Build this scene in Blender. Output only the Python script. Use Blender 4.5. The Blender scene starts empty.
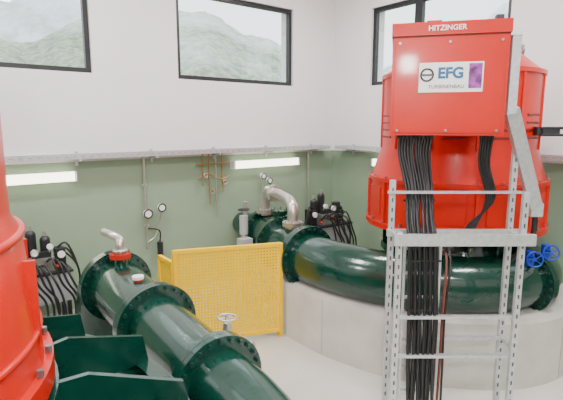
import bpy, math, random
from mathutils import Vector, Matrix
random.seed(4)
YAW=math.radians(37.9)
CS,SN=math.cos(YAW),math.sin(YAW)
RZ=-YAW
def L(u,v,z=0.0):
    # plan frame of the slanted cable frame / terminal box -> room frame
    return Vector((u*CS+v*SN, v*CS-u*SN, z))

# ---------------------------------------------------------------- materials
def mat(name,col,rough=0.5,metal=0.0,noise=None,bump=0.0,bscale=30,coat=0.0,spec=0.5):
    m=bpy.data.materials.new(name); m.use_nodes=True
    nt=m.node_tree; b=nt.nodes['Principled BSDF']
    b.inputs['Base Color'].default_value=(*col,1); b.inputs['Roughness'].default_value=rough
    b.inputs['Metallic'].default_value=metal
    b.inputs['Coat Weight'].default_value=coat
    b.inputs['Coat Roughness'].default_value=0.08
    b.inputs['Specular IOR Level'].default_value=spec
    tc=nt.nodes.new('ShaderNodeTexCoord')
    if noise:
        n=nt.nodes.new('ShaderNodeTexNoise'); n.inputs['Scale'].default_value=noise[0]; n.inputs['Detail'].default_value=5
        nt.links.new(tc.outputs['Object'],n.inputs['Vector'])
        r=nt.nodes.new('ShaderNodeValToRGB')
        k=noise[1]
        r.color_ramp.elements[0].position=0.3; r.color_ramp.elements[1].position=0.7
        r.color_ramp.elements[0].color=(*[c*(1-k) for c in col],1)
        r.color_ramp.elements[1].color=(*[min(1,c*(1+k)) for c in col],1)
        nt.links.new(n.outputs['Fac'],r.inputs['Fac']); nt.links.new(r.outputs['Color'],b.inputs['Base Color'])
    if bump:
        n2=nt.nodes.new('ShaderNodeTexNoise'); n2.inputs['Scale'].default_value=bscale; n2.inputs['Detail'].default_value=3
        nt.links.new(tc.outputs['Object'],n2.inputs['Vector'])
        bp=nt.nodes.new('ShaderNodeBump'); bp.inputs['Strength'].default_value=bump; bp.inputs['Distance'].default_value=0.01
        nt.links.new(n2.outputs['Fac'],bp.inputs['Height']); nt.links.new(bp.outputs['Normal'],b.inputs['Normal'])
    return m
def emit(name,col,s):
    m=bpy.data.materials.new(name); m.use_nodes=True
    b=m.node_tree.nodes['Principled BSDF']
    b.inputs['Base Color'].default_value=(*col,1)
    b.inputs['Emission Color'].default_value=(*col,1); b.inputs['Emission Strength'].default_value=s
    return m
RED=mat('red_gloss_paint',(0.53,0.0085,0.0012),0.34,noise=(3,0.06),coat=0.15,spec=0.28)
REDD=mat('red_dark_gap',(0.16,0.004,0.002),0.5,noise=(5,0.1))
GREEN=mat('green_gloss_paint',(0.0015,0.037,0.024),0.20,noise=(4,0.15),bump=0.3,bscale=12,coat=0.5,spec=0.4)
YEL=mat('yellow_powder_coat',(0.97,0.60,0.0),0.65,noise=(6,0.03),spec=0.08)
CONC=mat('concrete_light',(0.56,0.54,0.50),0.8,noise=(2.5,0.10),bump=0.2,bscale=40)
GALV=mat('galvanised_steel',(0.56,0.58,0.60),0.38,0.55,noise=(25,0.12))
GALD=mat('slot_dark',(0.08,0.08,0.085),0.6)
STEEL=mat('stainless_steel',(0.60,0.58,0.53),0.28,0.8,noise=(10,0.08))
BLACK=mat('black_rubber',(0.010,0.010,0.011),0.42,noise=(10,0.2))
BLKP=mat('black_paint',(0.02,0.021,0.023),0.35)
BOLT=mat('bolt_steel',(0.25,0.26,0.26),0.35,0.8)
GBOLT=mat('green_painted_bolt',(0.003,0.03,0.022),0.3,noise=(20,.2),coat=.4)
BLUE=mat('blue_handwheel_paint',(0.004,0.035,0.38),0.35)
BRASS=mat('copper_pipe',(0.42,0.26,0.11),0.35,0.7)
WHITE=mat('white_plastic',(0.85,0.85,0.84),0.4)
GREY=mat('grey_enamel',(0.36,0.38,0.39),0.45,noise=(6,0.05))
FRAME=mat('anthracite_frame',(0.012,0.014,0.017),0.4)
ORNG=mat('orange_paint',(0.45,0.018,0.005),0.4)
TEAL=mat('logo_blue',(0.004,0.10,0.24),0.5)
PURP=mat('logo_purple',(0.22,0.025,0.24),0.5,noise=(14,0.9))
BROWN=mat('brown_cable',(0.14,0.03,0.02),0.45)
TUBE=emit('fluorescent_tube_glow',(1.0,0.96,0.80),5.0)
FILLG=emit('added_fill_glow',(1.0,0.98,0.94),6.0)  # glow of the added, unseen fill fittings overhead

# wall paint : white on top, sage green dado
def wallmat():
    m=bpy.data.materials.new('wall_two_tone_paint'); m.use_nodes=True
    nt=m.node_tree; b=nt.nodes['Principled BSDF']; b.inputs['Roughness'].default_value=0.75
    g=nt.nodes.new('ShaderNodeNewGeometry'); s=nt.nodes.new('ShaderNodeSeparateXYZ')
    nt.links.new(g.outputs['Position'],s.inputs[0])
    c=nt.nodes.new('ShaderNodeMath'); c.operation='GREATER_THAN'; c.inputs[1].default_value=2.44
    nt.links.new(s.outputs['Z'],c.inputs[0])
    n=nt.nodes.new('ShaderNodeTexNoise'); n.inputs['Scale'].default_value=1.2; n.inputs['Detail'].default_value=6
    nt.links.new(g.outputs['Position'],n.inputs['Vector'])
    ra=nt.nodes.new('ShaderNodeValToRGB'); ra.color_ramp.elements[0].color=(0.215,0.305,0.205,1); ra.color_ramp.elements[1].color=(0.255,0.345,0.24,1)
    rb=nt.nodes.new('ShaderNodeValToRGB'); rb.color_ramp.elements[0].color=(0.74,0.73,0.735,1); rb.color_ramp.elements[1].color=(0.80,0.79,0.79,1)
    nt.links.new(n.outputs['Fac'],ra.inputs['Fac']); nt.links.new(n.outputs['Fac'],rb.inputs['Fac'])
    mx=nt.nodes.new('ShaderNodeMix'); mx.data_type='RGBA'
    nt.links.new(c.outputs[0],mx.inputs['Factor']); nt.links.new(ra.outputs['Color'],mx.inputs['A']); nt.links.new(rb.outputs['Color'],mx.inputs['B'])
    nt.links.new(mx.outputs['Result'],b.inputs['Base Color'])
    n2=nt.nodes.new('ShaderNodeTexNoise'); n2.inputs['Scale'].default_value=60
    nt.links.new(g.outputs['Position'],n2.inputs['Vector'])
    bp=nt.nodes.new('ShaderNodeBump'); bp.inputs['Strength'].default_value=0.12; bp.inputs['Distance'].default_value=0.01
    nt.links.new(n2.outputs['Fac'],bp.inputs['Height']); nt.links.new(bp.outputs['Normal'],b.inputs['Normal'])
    return m
WALL=wallmat()
FLOOR=mat('screed_floor',(0.60,0.58,0.545),0.38,noise=(0.9,0.09),bump=0.05,bscale=8)
CEIL=mat('ceiling_white',(0.8,0.79,0.78),0.8,noise=(1,0.03))

def glassmat():
    m=bpy.data.materials.new('window_glass'); m.use_nodes=True
    nt=m.node_tree; nt.nodes.clear()
    o=nt.nodes.new('ShaderNodeOutputMaterial'); t=nt.nodes.new('ShaderNodeBsdfTransparent'); t.inputs[0].default_value=(0.95,0.98,0.98,1)
    g=nt.nodes.new('ShaderNodeBsdfGlossy'); g.inputs['Roughness'].default_value=0.02
    x=nt.nodes.new('ShaderNodeMixShader'); x.inputs[0].default_value=0.04
    nt.links.new(t.outputs[0],x.inputs[1]); nt.links.new(g.outputs[0],x.inputs[2]); nt.links.new(x.outputs[0],o.inputs[0])
    return m
GLASS=glassmat()

# ---------------------------------------------------------------- mesh builder
class MB:
    def __init__(s,name): s.name=name; s.v=[]; s.f=[]; s.mi=[]; s.sm=[]; s.mats=[]
    def add(s,vs,fs,m,smooth=False):
        if m not in s.mats: s.mats.append(m)
        k=s.mats.index(m); o=len(s.v)
        s.v+= [Vector(p) for p in vs]
        for f in fs:
            s.f.append([i+o for i in f]); s.mi.append(k); s.sm.append(smooth)
    def box(s,c,d,m,rz=0.0,M=None):
        c=Vector(c); hx,hy,hz=d[0]/2,d[1]/2,d[2]/2
        R=M if M is not None else Matrix.Rotation(rz,3,'Z')
        vs=[c+R@Vector((x*hx,y*hy,z*hz)) for x in(-1,1) for y in(-1,1) for z in(-1,1)]
        s.add(vs,[(0,1,3,2),(4,6,7,5),(0,4,5,1),(2,3,7,6),(0,2,6,4),(1,5,7,3)],m)
    def bar(s,a,b,w,h,m,up=(0,0,1)):
        a=Vector(a); b=Vector(b); d=(b-a); ln=d.length; d.normalize()
        up=Vector(up)
        if abs(d.dot(up))>0.99: up=Vector((0,1,0)) if abs(d.y)<0.9 else Vector((1,0,0))
        x=d.cross(up).normalized(); z=x.cross(d).normalized()
        M=Matrix((x,d,z)).transposed()
        s.box((a+b)/2,(w,ln,h),m,M=M)
    def rings(s,rings,m,smooth=True,closed=False):
        n=len(rings[0]); vs=[p for r in rings for p in r]; fs=[]
        R=len(rings)
        for i in range(R if closed else R-1):
            j=(i+1)%R
            for k in range(n):
                k2=(k+1)%n
                fs.append((i*n+k,i*n+k2,j*n+k2,j*n+k))
        s.add(vs,fs,m,smooth)
    def frame(s,d):
        d=Vector(d).normalized(); a=Vector((0,0,1)) if abs(d.z)<0.9 else Vector((1,0,0))
        x=d.cross(a).normalized(); y=d.cross(x).normalized(); return d,x,y
    def lathe(s,o,d,prof,m,seg=48,smooth=True):
        o=Vector(o); d,x,y=s.frame(d)
        def ring(r,h): return [o+d*h+(x*math.cos(2*math.pi*k/seg)+y*math.sin(2*math.pi*k/seg))*r for k in range(seg)]
        run=[prof[0]]
        def flush(run):
            if len(run)>1: s.rings([ring(r,h) for r,h in run],m,smooth)
        for i in range(1,len(prof)):
            run.append(prof[i])
            if i<len(prof)-1:
                a=Vector((prof[i][0]-prof[i-1][0],prof[i][1]-prof[i-1][1])); b=Vector((prof[i+1][0]-prof[i][0],prof[i+1][1]-prof[i][1]))
                if a.length>0 and b.length>0 and a.angle(b)>math.radians(28):
                    flush(run); run=[prof[i]]
        flush(run)
    def cyl(s,a,b,r,m,r2=None,seg=20,smooth=True):
        a=Vector(a); b=Vector(b); h=(b-a).length; r2=r if r2 is None else r2
        s.lathe(a,b-a,[(0.0001,0),(r,0),(r2,h),(0.0001,h)],m,seg,smooth)
    def tube(s,pts,rad,m,seg=10,samp=6,caps=True):
        P=[Vector(p) for p in pts]
        if not isinstance(rad,(list,tuple)): rad=[rad]*len(P)
        Q=[];Rr=[]
        n=len(P)
        for i in range(n-1):
            p0=P[max(0,i-1)];p1=P[i];p2=P[i+1];p3=P[min(n-1,i+2)]
            for k in range(samp):
                t=k/samp
                Q.append(0.5*((2*p1)+(p2-p0)*t+(2*p0-5*p1+4*p2-p3)*t*t+(-p0+3*p1-3*p2+p3)*t**3)); Rr.append(rad[i]*(1-t)+rad[i+1]*t)
        Q.append(P[-1]); Rr.append(rad[-1])
        T=[(Q[min(i+1,len(Q)-1)]-Q[max(0,i-1)]).normalized() for i in range(len(Q))]
        d,x,y=s.frame(T[0]); rs=[]
        for q,t,r in zip(Q,T,Rr):
            x=(x-t*x.dot(t)).normalized(); y=t.cross(x)
            rs.append([q+(x*math.cos(2*math.pi*k/seg)+y*math.sin(2*math.pi*k/seg))*r for k in range(seg)])
        s.rings(rs,m,True)
        if caps:
            s.add(rs[0],[tuple(range(seg))],m); s.add(rs[-1],[tuple(range(seg))[::-1]],m)
        return Q,T
    def torus(s,c,d,R,r,m,seg=28,ms=8):
        c=Vector(c); d,x,y=s.frame(d); rs=[]
        for i in range(seg):
            a=2*math.pi*i/seg; e=x*math.cos(a)+y*math.sin(a)
            rs.append([c+e*(R+r*math.cos(2*math.pi*k/ms))+d*r*math.sin(2*math.pi*k/ms) for k in range(ms)])
        s.rings(rs,m,True,closed=True)
    def sphere(s,c,r,m,seg=16):
        prof=[(max(0.0001,r*math.sin(math.pi*i/10)),-r*math.cos(math.pi*i/10)) for i in range(11)]
        s.lathe(c,(0,0,1),prof,m,seg)
    def flange(s,c,d,r,th,m,n=20,pair=True,bolt=None):
        c=Vector(c); d,x,y=s.frame(d)
        if bolt is None: bolt=GBOLT if m is GREEN else BOLT
        if pair:
            s.cyl(c-d*th*1.1,c-d*th*0.05,r,m,seg=48); s.cyl(c+d*th*0.05,c+d*th*1.1,r,m,seg=48); H=th*1.1
        else:
            s.cyl(c-d*th/2,c+d*th/2,r,m,seg=48); H=th/2
        rb=r*0.91
        for k in range(n):
            a=2*math.pi*k/n; e=(x*math.cos(a)+y*math.sin(a))*rb
            s.cyl(c+e-d*(H+0.03),c+e+d*(H+0.03),r*0.048,bolt,seg=6,smooth=False)
    def prism(s,poly,z0,z1,m,smooth=False):
        n=len(poly)
        a=[Vector((p[0],p[1],z0)) for p in poly]; b=[Vector((p[0],p[1],z1)) for p in poly]
        s.add(a+b,[(i,(i+1)%n,n+(i+1)%n,n+i) for i in range(n)],m,smooth)
        s.add(b,[tuple(range(n))],m); s.add(a,[tuple(range(n))[::-1]],m)
    def wheel(s,c,d,R,m,sp=5):
        s.torus(c,d,R,R*0.12,m); c=Vector(c); d,x,y=s.frame(d)
        s.cyl(c-d*R*0.15,c+d*R*0.15,R*0.22,m,seg=12)
        for k in range(sp):
            a=2*math.pi*k/sp; s.cyl(c,c+(x*math.cos(a)+y*math.sin(a))*R,R*0.08,m,seg=8)
    def build(s,bevel=0):
        mn=Vector((min(p.x for p in s.v),min(p.y for p in s.v),min(p.z for p in s.v))); mx=Vector((max(p.x for p in s.v),max(p.y for p in s.v),max(p.z for p in s.v)))
        o=Vector(((mn.x+mx.x)/2,(mn.y+mx.y)/2,mn.z))
        me=bpy.data.meshes.new(s.name); me.from_pydata([p-o for p in s.v],[],s.f)
        for m in s.mats: me.materials.append(m)
        me.polygons.foreach_set('material_index',s.mi); me.polygons.foreach_set('use_smooth',s.sm)
        me.update()
        ob=bpy.data.objects.new(s.name,me); ob.location=o; bpy.context.collection.objects.link(ob)
        if bevel:
            b=ob.modifiers.new('bevel','BEVEL'); b.width=bevel; b.segments=2; b.limit_method='ANGLE'; b.angle_limit=math.radians(50)
        return ob

def text(body,loc,size,m,parent,name,rz=RZ,bold=0.0,align='CENTER',sx=1.0):
    c=bpy.data.curves.new(name,'FONT'); c.body=body; c.size=size; c.align_x=align; c.align_y='CENTER'; c.extrude=0.002; c.offset=bold
    t=bpy.data.objects.new(name+'_c',c); bpy.context.collection.objects.link(t)
    dg=bpy.context.evaluated_depsgraph_get(); me=bpy.data.meshes.new_from_object(t.evaluated_get(dg))
    bpy.data.objects.remove(t)
    o=bpy.data.objects.new(name,me); bpy.context.collection.objects.link(o)
    me.materials.clear(); me.materials.append(m)
    bpy.context.view_layer.update()
    o.parent=parent; o.matrix_parent_inverse=parent.matrix_world.inverted()
    o.location=loc; o.rotation_euler=(math.pi/2,0,rz); o.scale=(sx,1,1)
    return o

# ---------------------------------------------------------------- room
W=7.6; R=7.39; XL=-4.5; YB=-3.0; ZC=6.3; TH=0.4
SILL=3.79; HEAD=5.29
m=MB('floor'); m.box(((XL+R)/2,(YB+W)/2,-0.1),(R-XL+2*TH,W-YB+2*TH,0.2),FLOOR); m.build()
m=MB('ceiling'); m.box(((XL+R)/2,(YB+W)/2,ZC+0.1),(R-XL+2*TH,W-YB+2*TH,0.2),CEIL); m.build()
def wall(name,axis,fixed,lo,hi,openings):
    m=MB(name)
    def seg(a,b,z0,z1):
        if b-a<1e-4: return
        if axis=='x': m.box(((a+b)/2,fixed,(z0+z1)/2),(b-a,TH,z1-z0),WALL)
        else: m.box((fixed,(a+b)/2,(z0+z1)/2),(TH,b-a,z1-z0),WALL)
    if not openings: seg(lo,hi,0,ZC)
    else:
        seg(lo,hi,0,SILL); seg(lo,hi,HEAD,ZC); p=lo
        for a,b in openings: seg(p,a,SILL,HEAD); p=b
        seg(p,hi,SILL,HEAD)
    return m.build()
winA=[(-4.2,-1.66),(-0.30,2.23),(3.66,6.22)]
winR=[(-1.0,1.6),(3.75,6.56)]
wall('wall_back','x',W+TH/2,XL,R,winA)
wall('wall_right','y',R+TH/2,YB,W+TH,winR)
wall('wall_left','y',XL-TH/2,YB,W+TH,[])
wall('wall_front','x',YB-TH/2,XL,R,[])
wi=0
def window(axis,fixed,a,b,mull=None):
    global wi; wi+=1
    m=MB('window_%d'%wi); t=0.075; dp=0.09
    def bx(p0,p1,z0,z1,mt,d=dp):
        if axis=='x': m.box(((p0+p1)/2,fixed,(z0+z1)/2),(p1-p0,d,z1-z0),mt)
        else: m.box((fixed,(p0+p1)/2,(z0+z1)/2),(d,p1-p0,z1-z0),mt)
    bx(a,b,SILL,SILL+t,FRAME); bx(a,b,HEAD-t,HEAD,FRAME); bx(a,a+t,SILL+t,HEAD-t,FRAME); bx(b-t,b,SILL+t,HEAD-t,FRAME)
    if mull is not None:
        bx(mull-0.08,mull+0.08,SILL+t,HEAD-t,FRAME)
    bx(a+t,b-t,SILL+t,HEAD-t,GLASS,0.01)
    m.build()
for a,b in winA: window('x',W+0.10,a,b)
for a,b in winR: window('y',R+0.10,a,b,mull=5.49 if b>6 else None)

# trims
m=MB('baseboard_back'); m.box(((XL+R)/2,W-0.01,0.05),(R-XL,0.02,0.1),GREY); m.build()
m=MB('baseboard_right'); m.box((R-0.01,(YB+W)/2,0.05),(0.02,W-YB,0.1),GREY); m.build()

# ---------------------------------------------------------------- wall cable tray
def tray(name,a,b,nrm):
    m=MB(name); a=Vector(a); b=Vector(b); n=Vector(nrm); d=(b-a).normalized(); ln=(b-a).length
    m.bar(a+n*0.16,b+n*0.16,0.22,0.012,GALV)
    m.bar(a+n*0.27+Vector((0,0,0.03)),b+n*0.27+Vector((0,0,0.03)),0.012,0.07,GALV)
    m.bar(a+n*0.05+Vector((0,0,0.03)),b+n*0.05+Vector((0,0,0.03)),0.012,0.07,GALV)
    k=0.1
    while k<ln:
        p=a+d*k+n*0.277+Vector((0,0,0.035)); m.bar(p-d*0.025,p+d*0.025,0.004,0.016,GREY); k+=0.12
    k=0.3
    while k<ln:
        p=a+d*k; m.bar(p+n*0.01+Vector((0,0,-0.02)),p+n*0.28+Vector((0,0,-0.02)),0.04,0.03,GALV)
        m.bar(p+n*0.022+Vector((0,0,-0.12)),p+n*0.022+Vector((0,0,0.1)),0.04,0.04,GALV); k+=1.2
    for j in range(4):
        pts=[a+d*(ln*i/14)+n*(0.09+0.04*j+random.uniform(-.01,.01))+Vector((0,0,0.025+random.uniform(0,.015))) for i in range(15)]
        m.tube(pts,0.012,[BLACK,GREY,BLACK,GREY][j],seg=6,samp=2)
    m.build()
tray('cable_tray',(XL+0.1,W,2.5),(R-0.35,W,2.5),(0,-1,0))
tray('cable_tray',(R,W-0.35,2.5),(R,YB+0.5,2.5),(-1,0,0))

def lamp(a,b,n):
    m=MB('fluorescent_wall_lamp'); a=Vector(a); b=Vector(b); n=Vector(n); d=(b-a).normalized()
    m.bar(a+n*0.035,b+n*0.035,0.07,0.09,WHITE)
    m.bar(a+n*0.105,b+n*0.105,0.075,0.14,TUBE)
    m.bar(a-d*0.03+n*0.08,a+n*0.08,0.15,0.15,WHITE); m.bar(b+n*0.08,b+d*0.03+n*0.08,0.15,0.15,WHITE)
    m.build()
lamp((0.30,W,2.23),(1.83,W,2.23),(0,-1,0))
lamp((4.7,W,2.25),(6.25,W,2.25),(0,-1,0))
lamp((R,6.3,2.25),(R,4.75,2.25),(-1,0,0))

# ---------------------------------------------------------------- generators
GX,GY=5.745,3.535
def generator(name,cx,cy):
    m=MB(name); o=(cx,cy,0)
    m.lathe(o,(0,0,1),[(0.5,1.68),(1.17,1.68),(1.17,1.75),(1.12,1.75),(1.115,2.28),(1.145,2.28),(1.145,2.33),(1.10,2.33),(0.985,2.70),(0.985,3.60),(1.01,3.60),(1.01,3.65),(0.975,3.65),(0.56,4.00),(0.56,4.08),(0.0001,4.08)],RED,seg=72)
    for k in range(24):
        a=2*math.pi*k/24; e=Vector((math.cos(a),math.sin(a),0))
        m.cyl(Vector((cx,cy,1.74))+e*1.145,Vector((cx,cy,1.785))+e*1.145,0.02,BOLT,seg=6,smooth=False)
        m.cyl(Vector((cx,cy,2.32))+e*1.122,Vector((cx,cy,2.355))+e*1.122,0.015,BOLT,seg=6,smooth=False)
    for k in range(12):
        a=2*math.pi*(k+0.5)/12; e=Vector((math.cos(a),math.sin(a),0)); R3=Matrix.Rotation(a,3,'Z')
        m.box(Vector((cx,cy,2.015))+e*1.13,(0.05,0.035,0.53),RED,M=R3)
        m.box(Vector((cx,cy,3.15))+e*0.99,(0.03,0.03,0.90),RED,M=R3)
    for k in range(12):
        a=2*math.pi*k/12; R3=Matrix.Rotation(a,3,'Z'); e=Vector((math.cos(a),math.sin(a),0))
        for j in range(4):
            m.box(Vector((cx,cy,2.85+j*0.09))+e*0.975,(0.03,0.28,0.025),REDD,M=R3)
        m.box(Vector((cx,cy,2.02))+e*1.10,(0.04,0.36,0.36),RED,M=R3)
    for k in range(4):
        a=math.pi/4+math.pi/2*k; m.torus((cx+0.75*math.cos(a),cy+0.75*math.sin(a),3.95),(math.cos(a),math.sin(a),0),0.06,0.018,BOLT)
    m.cyl((cx,cy,4.08),(cx,cy,4.2),0.25,RED,seg=32)
    return m
g=generator('hydro_generator',GX,GY)
# sensor bracket on the generator flank
p=L(3.14,5.50,2.93)
g.box(p+L(-0.1,0.12,0),(0.12,0.3,0.10),BLKP,rz=RZ)
g.box(p,(0.20,0.10,0.09),BLKP,rz=RZ)
for j in range(2): g.cyl(L(3.02,5.46,2.885+0.08*j),L(3.32,5.46,2.885+0.08*j),0.016,BLKP)
gen=g.build(0.006)
LX,LY=-0.73,2.91
gl=MB('hydro_generator')
gl.lathe((LX,LY,0),(0,0,1),[(0.5,1.66),(1.235,1.66),(1.235,1.78),(1.19,1.78),(1.13,2.46),(1.09,2.53),(1.085,2.60),(1.085,3.9),(0.6,4.3),(0.0001,4.3)],RED,seg=72)
for k in range(28):
    a=2*math.pi*k/28; e=Vector((math.cos(a),math.sin(a),0))
    gl.cyl(Vector((LX,LY,1.78))+e*1.212,Vector((LX,LY,1.82))+e*1.212,0.018,BOLT,seg=6,smooth=False)
for k in range(14):
    a=2*math.pi*(k+0.3)/14; e=Vector((math.cos(a),math.sin(a),0)); R3=Matrix.Rotation(a,3,'Z')
    gl.box(Vector((LX,LY,2.06))+e*1.165,(0.06,0.03,0.54),RED,M=R3)
gl.torus((LX,LY,1.95),(0,0,1),1.178,0.018,RED,seg=64)
gl.torus((LX,LY,2.46),(0,0,1),1.13,0.022,RED,seg=64)
gl.build()

# terminal box with sign : local frame of the cabinet (a along its front, b into its depth)
BA=math.radians(14); BRZ=RZ-BA
def BL(a,b,z): return L(1.06+a*math.cos(BA)+b*math.sin(BA),4.60-a*math.sin(BA)+b*math.cos(BA),z)
BW,BD=1.034,0.62
tb=MB('generator_terminal_box')
tb.box(BL(BW/2,BD/2,3.355),(BW,BD,0.91),RED,rz=BRZ)
tb.box(BL(BW/2,BD/2,3.885),(BW+0.02,BD+0.02,0.12),RED,rz=BRZ)
tb.box(BL(BW/2,BD/2,3.815),(BW-0.02,BD-0.02,0.03),REDD,rz=BRZ)
tb.box(BL(BW/2,-0.006,3.355),(BW-0.05,0.012,0.86),RED,rz=BRZ)
for k in (0.05,0.5,0.95):
    for z in (2.95,3.76):
        tb.cyl(BL(0.02+(BW-0.04)*k,-0.025,z),BL(0.02+(BW-0.04)*k,0,z),0.012,BOLT,seg=8)
tb.box(BL(0.38,0.25,3.965),(0.14,0.2,0.05),RED,rz=BRZ)
tb.box(BL(0.97,0.25,3.98),(0.07,0.10,0.09),BLKP,rz=BRZ)
for i in range(9): tb.cyl(BL(0.09+i*0.04,0.2,2.9),BL(0.09+i*0.04,0.2,2.86),0.02,BLKP,seg=10)
for i in range(4): tb.cyl(BL(0.88+i*0.035,0.25,2.9),BL(0.88+i*0.035,0.25,2.86),0.018,BLKP,seg=10)
tb.box(BL(0.72,0.85,3.3),(0.55,0.50,0.6),RED,rz=BRZ)
tb.box(BL(.537,-0.016,3.44),(0.57,0.006,0.272),WHITE,rz=BRZ)
tb.box(BL(.752,-0.021,3.45),(0.115,0.006,0.225),PURP,rz=BRZ)
tb.torus(BL(.325,-0.021,3.465),BL(0,1,0)-BL(0,0,0),0.055,0.009,BLKP,seg=32)
tb.bar(BL(.28,-.024,3.465),BL(.37,-.024,3.465),0.006,0.018,BLKP)
tbo=tb.build(0.006)
text('EFG',BL(.535,-.022,3.475),0.135,TEAL,tbo,'sign_letters',rz=BRZ,bold=0.005)
text('TURBINENBAU',BL(.50,-.022,3.355),0.048,BLKP,tbo,'sign_subtitle',rz=BRZ)
text('HITZINGER',BL(.487,-.013,3.885),0.066,WHITE,tbo,'maker_plate',rz=BRZ,bold=0.001)

# ---------------------------------------------------------------- right turbine
ZP=1.10
path=[(4.90,7.54),(4.84,6.9),(4.72,6.2),(4.42,5.5),(4.30,4.85),(4.33,4.12),(4.56,3.43),(4.99,2.89),(5.45,2.60),(6.0,2.50),(6.5,2.72),(6.8,3.2),(6.8,3.8),(6.4,4.2),(5.9,4.3)]
rad=[.22,.25,.33,.35,.35,.35,.34,.335,.325,.30,.27,.24,.20,.17,.14]
t=MB('turbine_spiral_casing')
Q,T=t.tube([(a,b,ZP) for a,b in path],rad,GREEN,seg=40,samp=8)
def fl(i,r,pair=True,th=0.05): t.flange(Q[i],T[i],r,th,GREEN,n=24,pair=pair)
fl(9,0.35); fl(21,0.45,True,0.055); fl(31,0.46,True,0.055)
fl(69,0.39,True,0.045)
t.lathe((GX,GY,0),(0,0,1),[(0.85,0.82),(0.85,1.3),(0.95,1.3),(0.95,1.4),(0.8,1.4),(0.7,1.68)],GREEN,seg=48)
for k in range(16):
    a=2*math.pi*k/16; R3=Matrix.Rotation(a,3,'Z'); e=Vector((math.cos(a),math.sin(a),0))
    t.box(Vector((GX,GY,1.53))+e*0.82,(0.22,0.025,0.28),GREEN,M=R3)
q=Q[18]; t.cyl(q+Vector((0,0,0.3)),q+Vector((0,0,0.46)),0.1,GREEN); t.flange(q+Vector((0,0,0.47)),(0,0,1),0.15,0.03,GREEN,n=8,pair=True)
t.build()

def catm(P,samp=8):
    P=[Vector(p) for p in P]; out=[]
    n=len(P)
    for i in range(n-1):
        p0=P[max(0,i-1)];p1=P[i];p2=P[i+1];p3=P[min(n-1,i+2)]
        for k in range(samp):
            u=k/samp; out.append(0.5*((2*p1)+(p2-p0)*u+(2*p0-5*p1+4*p2-p3)*u*u+(-p0+3*p1-3*p2+p3)*u**3))
    out.append(P[-1]); return out
pl=MB('concrete_turbine_plinth')
outer=catm([(3.93,5.02),(3.92,4.55),(3.96,4.05),(4.18,3.3),(4.62,2.65),(5.25,2.17),(5.95,2.02),(6.7,2.2),(7.1,2.8),(7.15,3.8)])
pl.prism([(p.x,p.y) for p in outer]+[(7.1,4.7),(6.5,5.05)],0,0.79,CONC)
for i in (14,26,36,46):
    a=outer[i]; b=outer[i+1]; d=(b-a).normalized(); n=Vector((-d.y,d.x))
    n=-n if (Vector((GX,GY))-a).dot(n)>0 else n
    pl.box((a.x+n.x*0.001,a.y+n.y*0.001,0.40),(0.008,0.008,0.76),GREY,rz=math.atan2(d.y,d.x))
pl.build()
pl=MB('concrete_block'); pl.box((6.75,1.15,0.6),(0.9,0.9,1.2),CONC); pl.build(0.01)

b=MB('bypass_pipe')
a0=Q[11]+Vector((0,0,0.30)); a1=Q[26]+Vector((0,0,0.34))
b.tube([a0,a0+Vector((0,0,0.30)),a0+Vector((0,0,0.42))+(a1-a0)*0.06,a0+Vector((0,0,0.47))+(a1-a0)*0.2,a1+Vector((0,0,0.43))-(a1-a0)*0.2,a1+Vector((0,0,0.38))-(a1-a0)*0.06,a1+Vector((0,0,0.28)),a1],0.085,STEEL,seg=20,samp=5)
for p in (a0,a1):
    b.flange(p+Vector((0,0,0.08)),(0,0,1),0.16,0.03,STEEL,n=8)
b.flange(a0+Vector((0,0,0.45))+(a1-a0)*0.35,(a1-a0),0.14,0.03,STEEL,n=8)
b.build()

b=MB('blue_handwheel_valve')
for (u,v,z) in ((2.88,5.10,1.49),(3.12,5.20,1.54)):
    c=L(u,v,z); d=L(-0.25,-1,0.15)
    b.wheel(c,d,0.085,BLUE); b.cyl(c,c-d*0.18,0.022,BLUE); b.cyl(c-d*0.2+Vector((0,0,-.10)),c-d*0.2+Vector((0,0,.08)),0.05,BLUE,seg=16)
    b.cyl(c-d*0.2+Vector((0,0,-.12)),Vector((c.x,c.y,1.3))-d*0.2,0.045,STEEL)
b.build()

# ---------------------------------------------------------------- strut frame & cables
f=MB('cable_support_frame')
U0,U1,VF,VB=1.12,2.31,4.30,4.60
def strut(u,v,z0,z1,w=0.055):
    f.box(L(u,v,(z0+z1)/2),(w,0.045,z1-z0),GALV,rz=RZ)
    z=z0+0.06
    while z<z1-0.04:
        f.box(L(u,v-0.023,z),(0.016,0.004,0.042),GALD,rz=RZ); z+=0.1
    f.box(L(u,v,z0+0.006 if z0<0.1 else z0),(0.14,0.12,0.012),GALV,rz=RZ)
strut(U0,VF,0,2.0); strut(U1-0.02,VF,0,2.38); strut(U0-0.01,VB,0,2.46); strut(U1,VB,0,2.9)
def hbar(z,v,h,u0=U0-0.06,u1=U1+0.08,th=0.045): f.box(L((u0+u1)/2,v,z),(u1-u0,th,h),GALV,rz=RZ)
hbar(1.93,VF-0.045,0.11); hbar(1.93,VB-0.04,0.07)
hbar(2.34,VB-0.03,0.025)
for z in (1.13,0.72): hbar(z,VF+0.035,0.03,U0,U1)
for z in (0.80,): hbar(z,VB-0.035,0.03,U0,U1)
for u in (U0,U1):
    for z in (1.93,0.80): f.bar(L(u,VF,z),L(u,VB,z),0.035,0.035,GALV)
for u in (1.21,1.56):
    f.box(L(u,VF+0.12,0.95),(0.02,0.04,1.90),GALV,rz=RZ)
for k in range(7):
    f.box(L(1.385,VF+0.13,0.3+k*0.25),(0.35,0.03,0.02),GALV,rz=RZ)
f.build()

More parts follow.
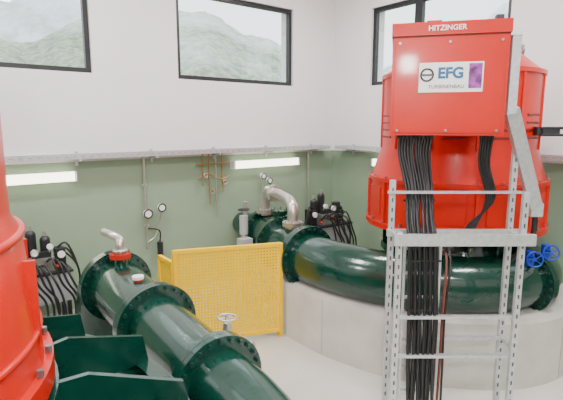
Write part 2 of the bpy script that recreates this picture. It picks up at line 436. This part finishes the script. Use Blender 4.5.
c=MB('power_cable_bundle')
j=lambda k:random.uniform(-k,k)
for i in range(12):
    e=1.235+i*0.0245; vv=4.36+0.025*(i%2)
    tp=BL(0.10+i*0.028,0.2,2.87); tq=BL(0.105+i*0.026+j(.006),0.19,2.7)
    c.tube([tp,tq,L(e+0.03+j(.014),4.66,2.35),L(e+j(.012),vv+0.12,2.1),L(e+j(.008),vv,1.85),L(e+.01+j(.008),vv-0.02,1.5),L(e+0.03+j(.01),vv-0.02,1.1),L(e+0.035+j(.01),vv-0.02,0.6),L(e+0.05+j(.015),vv,0.1),L(e+0.06,vv,0.02)],0.0155,BLACK,seg=8,samp=5)
for z in (1.7,1.2,.7,2.25): c.box(L(1.385,4.335 if z<2 else 4.62,z),(0.32,0.006,0.02),BLACK,rz=RZ)
c.build()
c=MB('power_cable_bundle')
for i in range(5):
    c.tube([BL(0.88+i*0.026,0.25,2.87),BL(0.885+i*0.022,0.26,2.6),L(2.10+i*0.02,4.7,2.25),L(2.08-i*0.02,4.85,1.95),L(2.05-i*0.03,5.0,1.72),L(1.98-i*.02,5.2,1.6),L(1.96,5.45,1.5)],0.013,BLACK,seg=8)
c.build()
c=MB('earthing_cable')
c.tube([L(1.85,5.15,1.58),L(1.76,4.85,1.66),L(1.66,4.5,1.62),L(1.61,4.40,1.1),L(1.61,4.40,.6),L(1.60,4.40,.02)],0.013,BROWN,seg=8)
c.tube([L(1.95,5.1,1.7),L(1.78,4.8,1.75),L(1.70,4.5,1.6),L(1.64,4.42,1.1),L(1.645,4.42,.6),L(1.65,4.42,.02)],0.012,BLACK,seg=8)
for k in range(5): c.sphere(L(1.70+.05*k,4.72+.06*k,1.68+.03*math.sin(k*2)),.028,BLACK)
c.build()
d=MB('cable_duct')
d.bar(BL(BW+0.05,0.06,3.80),BL(BW+0.05,0.06,3.10),0.08,0.08,GALV,up=L(0,1,0))
d.box(BL(BW+.05,.06,3.83),(0.10,0.10,0.06),GALV,rz=BRZ)
d.bar(BL(BW+0.06,0.06,3.14),L(2.66,4.80,2.16),0.13,0.07,GALV,up=L(0,1,0))
d.box(L(2.68,4.82,2.12),(0.12,0.09,0.14),GALV,rz=RZ)
d.tube([L(2.68,4.82,2.1),L(2.70,4.86,1.85),L(2.66,5.0,1.62),L(2.6,5.1,1.48)],0.03,BLACK,seg=10)
d.build()

# ---------------------------------------------------------------- yellow perforated guard
y=MB('yellow_perforated_guard')
def panel(a,b,h,z0=0.10):
    a=Vector((*a,0)); b=Vector((*b,0)); d=(b-a); ln=d.length; d.normalize()
    up=Vector((0,0,1))
    for p in (a,b): y.bar(p,p+up*h,0.05,0.05,YEL)
    y.bar(a+up*(h-0.02),b+up*(h-0.02),0.05,0.05,YEL); y.bar(a+up*z0,b+up*z0,0.05,0.05,YEL)
    n=int(ln/0.042); st=ln/n
    for i in range(1,n): y.bar(a+d*st*i+up*z0,a+d*st*i+up*(h-0.02),0.002,0.029,YEL,up=d)
    nz=int((h-z0)/0.042); sz=(h-z0)/nz
    for i in range(1,nz): y.bar(a+up*(z0+sz*i),b+up*(z0+sz*i),0.0024,0.029,YEL)
panel((2.50,5.50),(3.85,4.97),1.38); panel((2.49,5.54),(2.49,5.95),1.22)
y.build()

# ---------------------------------------------------------------- left penstock + turbine
p=MB('penstock_pipe')
PX=1.66
Q2,T2=p.tube([(PX+.08,6.15,0.0),(PX+.08,6.12,0.5),(PX+.08,6.0,0.88),(PX+.08,5.7,1.07),(PX+.05,5.3,1.1),(PX,4.6,1.1),(PX-.02,4.0,1.1),(PX-.04,3.4,1.1),(PX-.06,2.9,1.1),(PX-.09,2.3,1.1),(PX-.3,1.6,1.1),(PX-.8,1.0,1.1),(PX-1.5,.75,1.1),(PX-2.4,.8,1.1)],[.33,.33,.33,.33,.325,.31,.29,.275,.265,.25,.25,.25,.25,.24],GREEN,seg=44,samp=6)
D=Vector((0,1,0))
p.flange((PX+.06,5.45,1.1),D,0.42,0.055,GREEN,n=24)
p.flange((PX-.01,4.10,1.1),D,0.40,0.05,GREEN,n=24)
p.flange((PX-.06,2.84,1.1),D,0.37,0.048,GREEN,n=24)
for yy in (4.75,3.62):
    p.box((PX,yy,0.42),(0.44,0.04,0.84),GREEN); p.box((PX,yy,0.02),(0.6,0.25,0.04),GREEN)
    for s in (-0.2,0,.2): p.box((PX+s,yy,0.38),(0.03,0.2,0.72),GREEN)
b0=Vector((PX+.05,5.22,1.1))
p.cyl(b0+Vector((0,0,.28)),b0+Vector((0,0,.41)),0.08,GREEN); p.flange(b0+Vector((0,0,.42)),(0,0,1),0.12,0.025,ORNG,n=8)
p.cyl((PX,4.55,1.38),(PX,4.55,1.43),0.05,ORNG,seg=12); p.cyl((PX,4.55,1.43),(PX,4.55,1.46),0.06,WHITE,seg=16)
p.build()
b=MB('air_vent_pipe')
b.tube([b0+Vector((0,0,.44)),b0+Vector((0,0,.54)),b0+Vector((0.01,.03,.60)),b0+Vector((-.05,.11,.65)),b0+Vector((-.10,.24,.67))],[.05,.05,.05,.045,.04],STEEL,seg=16)
b.torus(b0+Vector((0,0,.48)),(0,0,1),0.07,0.015,STEEL)
b.build()
v=MB('gate_valve')
vx,vy,vz=2.16,3.62,-0.14
v.cyl((PX+0.22,vy,1.0+vz),(vx-.1,vy,1.0+vz),0.075,GREEN); v.flange((vx-.17,vy,1.0+vz),(1,0,0),0.12,0.022,GREEN,n=8)
v.cyl((vx-.12,vy,1.0+vz),(vx+.12,vy,1.0+vz),0.085,STEEL); v.flange((vx+.12,vy,1.0+vz),(1,0,0),0.12,0.022,STEEL,n=8)
v.lathe((vx,vy,0.86+vz),(0,0,1),[(0.0001,0),(.08,.02),(.10,.1),(.10,.2),(.07,.24),(.10,.24),(.10,.27),(.05,.29),(.035,.42),(.02,.43),(.02,.5)],STEEL,seg=24)
v.wheel((vx,vy,1.33+vz),(0,0,1),0.085,STEEL)
v.tube([(vx+.15,vy,1.0+vz),(vx+.22,vy,.98+vz),(vx+.26,vy,.88+vz),(vx+.26,vy,.0)],0.06,STEEL,seg=16)
v.build()
# left turbine
t=MB('turbine_head_cover')
NS=16
t.lathe((LX,LY,0),(0,0,1),[(1.0,1.62),(1.25,1.62),(1.28,1.30),(1.88,1.18),(1.88,0.70)],GREEN,seg=NS*4)
t.lathe((LX,LY,0),(0,0,1),[(1.86,1.25),(1.99,1.25),(1.99,1.18),(1.86,1.18)],GREEN,seg=NS*4)
for k in range(NS):
    a=2*math.pi*(k+0.4)/NS; e=Vector((math.cos(a),math.sin(a),0)); n=Vector((-e.y,e.x,0))*0.018; C=Vector((LX,LY,0))
    pr=[e*1.2+Vector((0,0,1.60)),e*1.40+Vector((0,0,1.62)),e*1.93+Vector((0,0,1.45)),e*1.97+Vector((0,0,1.24)),e*1.2+Vector((0,0,1.26))]
    A=[C+q+n for q in pr]; B=[C+q-n for q in pr]; N=len(pr)
    t.add(A+B,[tuple(range(N)),tuple(range(2*N-1,N-1,-1))]+[(i,(i+1)%N,N+(i+1)%N,N+i) for i in range(N)],GREEN)
    a2=a+math.pi/NS
    ee=Vector((math.cos(a2),math.sin(a2),0)); t.cyl(C+ee*1.935+Vector((0,0,1.25)),C+ee*1.935+Vector((0,0,1.29)),0.022,GBOLT,seg=6,smooth=False)
t.build()
pl=MB('concrete_turbine_plinth'); pl.lathe((LX,LY,0),(0,0,1),[(1.0,0.0),(1.95,0),(1.95,0.70),(1.0,.70)],CONC,seg=72); pl.build()

# ---------------------------------------------------------------- hydraulic units, gauges, small pipes
def hyd(x,y,z0,flip=1):
    h=MB('hydraulic_power_unit')
    h.box((x,y,z0+.32),(.9,.5,.42),GREY)
    for sx in(-.4,.4):
        for sy in(-.2,.2): h.box((x+sx,y+sy,z0/2+.055),(.05,.05,z0+.11),BLKP)
    h.box((x,y,z0+.54),(.94,.54,.03),BLKP)
    h.cyl((x-.28*flip,y,z0+.55),(x-.28*flip,y,z0+.85),.11,BLKP); h.cyl((x-.28*flip,y,z0+.85),(x-.28*flip,y,z0+.92),.085,BLKP)
    for k in range(10):
        a=2*math.pi*k/10; h.box((x-.28*flip+.115*math.cos(a),y+.115*math.sin(a),z0+.7),(.02,.012,.26),BLKP,rz=a)
    h.box((x-.28*flip,y-.13,z0+.74),(.10,.06,.1),BLKP)
    for s,hh in ((.02,.50),(.2,.40)):
        cx=x+s*flip; h.cyl((cx,y+.1,z0+.55),(cx,y+.1,z0+.55+hh),.07,BLKP); h.sphere((cx,y+.1,z0+.55+hh),.07,BLKP); h.cyl((cx,y+.1,z0+.6+hh),(cx,y+.1,z0+.68+hh),.025,STEEL)
    h.box((x+.1*flip,y-.12,z0+.66),(.3,.16,.2),STEEL); h.box((x+.1*flip,y-.13,z0+.8),(.24,.07,.08),BLKP)
    h.box((x+.36*flip,y,z0+.7),(.12,.2,.28),BLKP); h.cyl((x+.36*flip,y-.1,z0+.76),(x+.36*flip,y-.13,z0+.76),.05,WHITE)
    h.cyl((x+.0*flip,y-.2,z0+.86),(x+.0*flip,y-.24,z0+.86),.045,WHITE); h.torus((x,y-.24,z0+.86),(0,1,0),.045,.008,STEEL)
    h.cyl((x+.2*flip,y-.2,z0+.92),(x+.2*flip,y-.24,z0+.92),.04,WHITE); h.cyl((x+.2*flip,y-.2,z0+.92),(x+.2*flip,y-.1,z0+.72),.01,STEEL)
    h.sphere((x+.28*flip,y-.2,z0+.62),.03,ORNG); h.sphere((x-.05*flip,y-.22,z0+.64),.03,ORNG)
    for k in range(8):
        s=x+(-.2+.07*k)*flip; r=random.uniform
        h.tube([(s,y-.2,z0+.64+r(0,.08)),(s+.04,y-.30-r(0,.1),z0+.7+r(-.05,.1)),(s+.12,y-.40-r(0,.08),z0+.45),(s+.18+r(0,.1),y-.42,z0+.15),(s+.26,y-.36,.04)],.016,BLACK,seg=8)
    for k in range(3):
        h.tube([(x+.3*flip,y,z0+.8),(x+.45*flip,y-.05,z0+.9-.08*k),(x+.58*flip,y-.1,z0+.5),(x+.6*flip,y-.12+.06*k,z0)],.014,BLACK,seg=8)
    h.build()
hyd(1.10,7.1,.42); hyd(5.95,6.3,.62,-1)
g2=MB('control_cabinet'); g2.box((.28,7.2,.35),(.45,.4,.7),WHITE); g2.box((.28,6.99,.36),(.40,.02,.6),GREY); g2.cyl((.4,6.98,.4),(.4,6.96,.4),.02,BLKP); g2.build(.01)

s=MB('instrument_pipework')
s.tube([(2.95,W-.05,2.48),(2.95,W-.05,1.6),(2.95,W-.05,.9)],.022,STEEL,seg=10)
s.box((2.95,W-.03,2.0),(.08,.04,.04),GALV); s.box((2.95,W-.03,1.3),(.08,.04,.04),GALV)
s.cyl((2.95,W-.1,1.52),(2.95,W-.16,1.52),.07,WHITE); s.torus((2.95,W-.16,1.52),(0,1,0),.07,.012,BLKP)
s.cyl((3.2,W-.1,1.60),(3.2,W-.16,1.60),.065,WHITE); s.torus((3.2,W-.16,1.60),(0,1,0),.065,.012,BLKP)
s.tube([(3.2,W-.1,1.6),(3.2,W-.06,1.4),(3.1,W-.05,1.1),(2.95,W-.05,1.0)],.012,STEEL,seg=8)
s.cyl((3.15,W-.12,.6),(3.15,W-.12,1.0),.05,BLKP); s.tube([(3.15,W-.12,1.0),(3.15,W-.12,1.2),(2.97,W-.06,1.25)],.012,BLACK,seg=8)
s.build()
s=MB('copper_pipework')
for i,(xx,zb) in enumerate(((4.05,1.9),(4.18,1.55),(4.32,1.3),(4.46,1.75))):
    s.tube([(xx,W-.06,2.48),(xx,W-.06,zb+.3),(xx,W-.08,zb)],.014,BRASS if i!=2 else STEEL,seg=8)
s.tube([(3.9,W-.1,2.3),(4.2,W-.1,2.3),(4.6,W-.1,2.3)],.016,BRASS,seg=8)
s.tube([(3.95,W-.08,2.05),(4.15,W-.08,2.12),(4.4,W-.08,2.0),(4.6,W-.08,2.05)],.012,BRASS,seg=8)
for xx,zz in ((4.05,2.1),(4.18,1.8),(4.46,1.95)): s.cyl((xx,W-.1,zz),(xx,W-.16,zz),.04,BRASS); s.torus((xx,W-.17,zz),(0,1,0),.04,.008,STEEL)
for xx,zz in ((5.35,2.0),(5.5,1.9)): s.cyl((xx,W-.1,zz),(xx,W-.16,zz),.055,WHITE); s.torus((xx,W-.16,zz),(0,1,0),.055,.01,BLKP); s.cyl((xx,W-.12,zz),(xx,W-.12,1.2),.012,STEEL)
s.build()
s=MB('valve_actuator')
s.cyl((4.05,6.2,0),(4.05,6.2,1.25),.05,STEEL); s.cyl((4.05,6.2,1.25),(4.05,6.2,1.55),.07,GREY); s.cyl((4.18,6.35,1.0),(4.18,6.35,1.75),.035,STEEL); s.cyl((4.18,6.35,0),(4.18,6.35,1.0),.03,STEEL)
s.box((4.0,6.1,1.1),(.2,.16,.2),GREY); s.wheel((4.05,6.2,1.65),(0,0,1),.09,BLKP)
s.build()
s=MB('conduit_pipe'); s.tube([(6.6,W-.06,2.48),(6.6,W-.06,1.9),(6.6,W-.06,.0)],.02,STEEL,seg=10); s.build()

# ---------------------------------------------------------------- unseen ceiling fittings, added to fill the room with even light
for (x,yy) in ((-2.5,5.2),(1.5,5.4),(5.2,5.2),(-2.5,1.2),(1.5,1.2),(5.2,1.2),(1.5,-1.6)):
    m=MB('added_fill_fitting'); m.box((x,yy,ZC-.05),(1.6,.4,.1),WHITE); m.box((x,yy,ZC-.105),(1.5,.32,.012),FILLG); m.build()
    l=bpy.data.lights.new('added_fill_light','AREA'); l.shape='RECTANGLE'; l.size=1.5; l.size_y=.5; l.energy=160; l.color=(1,.985,.96)  # fill light added under each unseen fitting
    o=bpy.data.objects.new('added_fill_light',l); o.location=(x,yy,ZC-.13); bpy.context.collection.objects.link(o)
l=bpy.data.lights.new('camera_flash','AREA'); l.size=.3; l.energy=130; l.color=(1,.985,.965)
o=bpy.data.objects.new('camera_flash',l); o.location=(-.35,-.45,4.2); o.rotation_euler=(math.radians(72),0,-YAW); bpy.context.collection.objects.link(o)

# ---------------------------------------------------------------- mountains outside
def hillmat(name,ca,cb,fog,sc,z0,z1):  # pale mist and haze mixed into the base colour by height and noise
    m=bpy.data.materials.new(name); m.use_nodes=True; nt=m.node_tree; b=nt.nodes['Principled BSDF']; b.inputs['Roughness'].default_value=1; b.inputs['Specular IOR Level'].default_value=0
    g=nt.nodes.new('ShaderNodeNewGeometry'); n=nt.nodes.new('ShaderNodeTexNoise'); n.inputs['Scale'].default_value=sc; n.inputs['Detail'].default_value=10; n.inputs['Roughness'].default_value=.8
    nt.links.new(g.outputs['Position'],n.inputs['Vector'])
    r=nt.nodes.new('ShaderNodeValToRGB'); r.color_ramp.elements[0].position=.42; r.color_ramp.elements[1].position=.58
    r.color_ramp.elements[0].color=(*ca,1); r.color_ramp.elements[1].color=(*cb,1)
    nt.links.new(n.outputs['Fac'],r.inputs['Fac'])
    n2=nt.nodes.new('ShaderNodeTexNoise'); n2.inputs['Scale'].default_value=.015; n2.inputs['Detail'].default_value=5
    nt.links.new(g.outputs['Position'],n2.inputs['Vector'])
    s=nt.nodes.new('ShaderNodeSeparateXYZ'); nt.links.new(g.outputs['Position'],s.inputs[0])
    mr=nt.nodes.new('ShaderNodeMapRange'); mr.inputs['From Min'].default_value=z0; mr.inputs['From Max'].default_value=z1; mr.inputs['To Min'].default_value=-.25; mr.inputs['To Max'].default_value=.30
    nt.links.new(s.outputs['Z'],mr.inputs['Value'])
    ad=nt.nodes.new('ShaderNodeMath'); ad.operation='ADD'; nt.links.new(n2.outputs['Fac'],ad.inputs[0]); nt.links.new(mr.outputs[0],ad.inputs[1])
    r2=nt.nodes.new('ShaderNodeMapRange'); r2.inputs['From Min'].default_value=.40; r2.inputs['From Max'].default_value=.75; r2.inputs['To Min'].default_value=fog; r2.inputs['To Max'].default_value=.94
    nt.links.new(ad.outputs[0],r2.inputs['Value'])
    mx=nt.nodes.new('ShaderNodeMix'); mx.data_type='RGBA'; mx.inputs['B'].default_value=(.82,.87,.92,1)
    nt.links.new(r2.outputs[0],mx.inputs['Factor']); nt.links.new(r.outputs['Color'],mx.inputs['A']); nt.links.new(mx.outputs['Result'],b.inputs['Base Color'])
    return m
from mathutils import noise as NZ
def hill(name,dist,amp,base,mt,thick,ph):
    na,nr=260,44; vs=[];fs=[]
    for i in range(na+1):
        a=math.radians(-25+120*i/na)
        for jj in range(nr+1):
            t=jj/nr; rr=dist*(0.45+0.75*t)
            pr=amp*(0.85+.55*math.sin(a*5.2+ph)+.22*NZ.noise(Vector((a*9,dist,.5))))
            z=base+pr*(math.sin(min(1,t*1.15)*math.pi/2)**1.3)+thick*.5*NZ.noise(Vector((a*90,t*26,dist*.01)))+thick*NZ.noise(Vector((a*12,t*4,dist*.02)))
            vs.append((rr*math.sin(a),rr*math.cos(a),z))
    for i in range(na):
        for jj in range(nr):
            q=i*(nr+1)+jj; fs.append((q,q+nr+1,q+nr+2,q+1))
    m=MB(name); m.add(vs,fs,mt,True); m.build()
hill('mountain_hillside',320,62,-8,hillmat('forest_near_hazed',(.06,.10,.045),(.34,.42,.22),.18,.22,20,105),4,-0.6)
hill('mountain_hillside',800,190,-20,hillmat('forest_far_hazed',(.13,.18,.18),(.46,.51,.50),.40,.07,40,210),14,1.0)
m=MB('ground_outside'); m.box((100,300,-3),(1400,1400,1),mat('meadow',(.18,.24,.12),1,noise=(.02,.3))); m.build()

w=bpy.data.worlds.new('overcast'); bpy.context.scene.world=w; w.use_nodes=True
nt=w.node_tree; bg=nt.nodes['Background']
tc=nt.nodes.new('ShaderNodeTexCoord'); n=nt.nodes.new('ShaderNodeTexNoise'); n.inputs['Scale'].default_value=3; n.inputs['Detail'].default_value=5
nt.links.new(tc.outputs['Generated'],n.inputs['Vector'])
r=nt.nodes.new('ShaderNodeValToRGB'); r.color_ramp.elements[0].color=(.82,.88,.95,1); r.color_ramp.elements[1].color=(1,1,1,1); r.color_ramp.elements[0].position=.35; r.color_ramp.elements[1].position=.6
nt.links.new(n.outputs['Fac'],r.inputs['Fac']); nt.links.new(r.outputs['Color'],bg.inputs['Color']); bg.inputs['Strength'].default_value=3.4

cam=bpy.data.cameras.new('camera'); cam.sensor_width=36; cam.lens=29.67; cam.clip_end=3000
co=bpy.data.objects.new('camera',cam); co.location=(0,0,3); co.rotation_euler=(math.radians(90-9.18),0,-YAW)
bpy.context.collection.objects.link(co); bpy.context.scene.camera=co
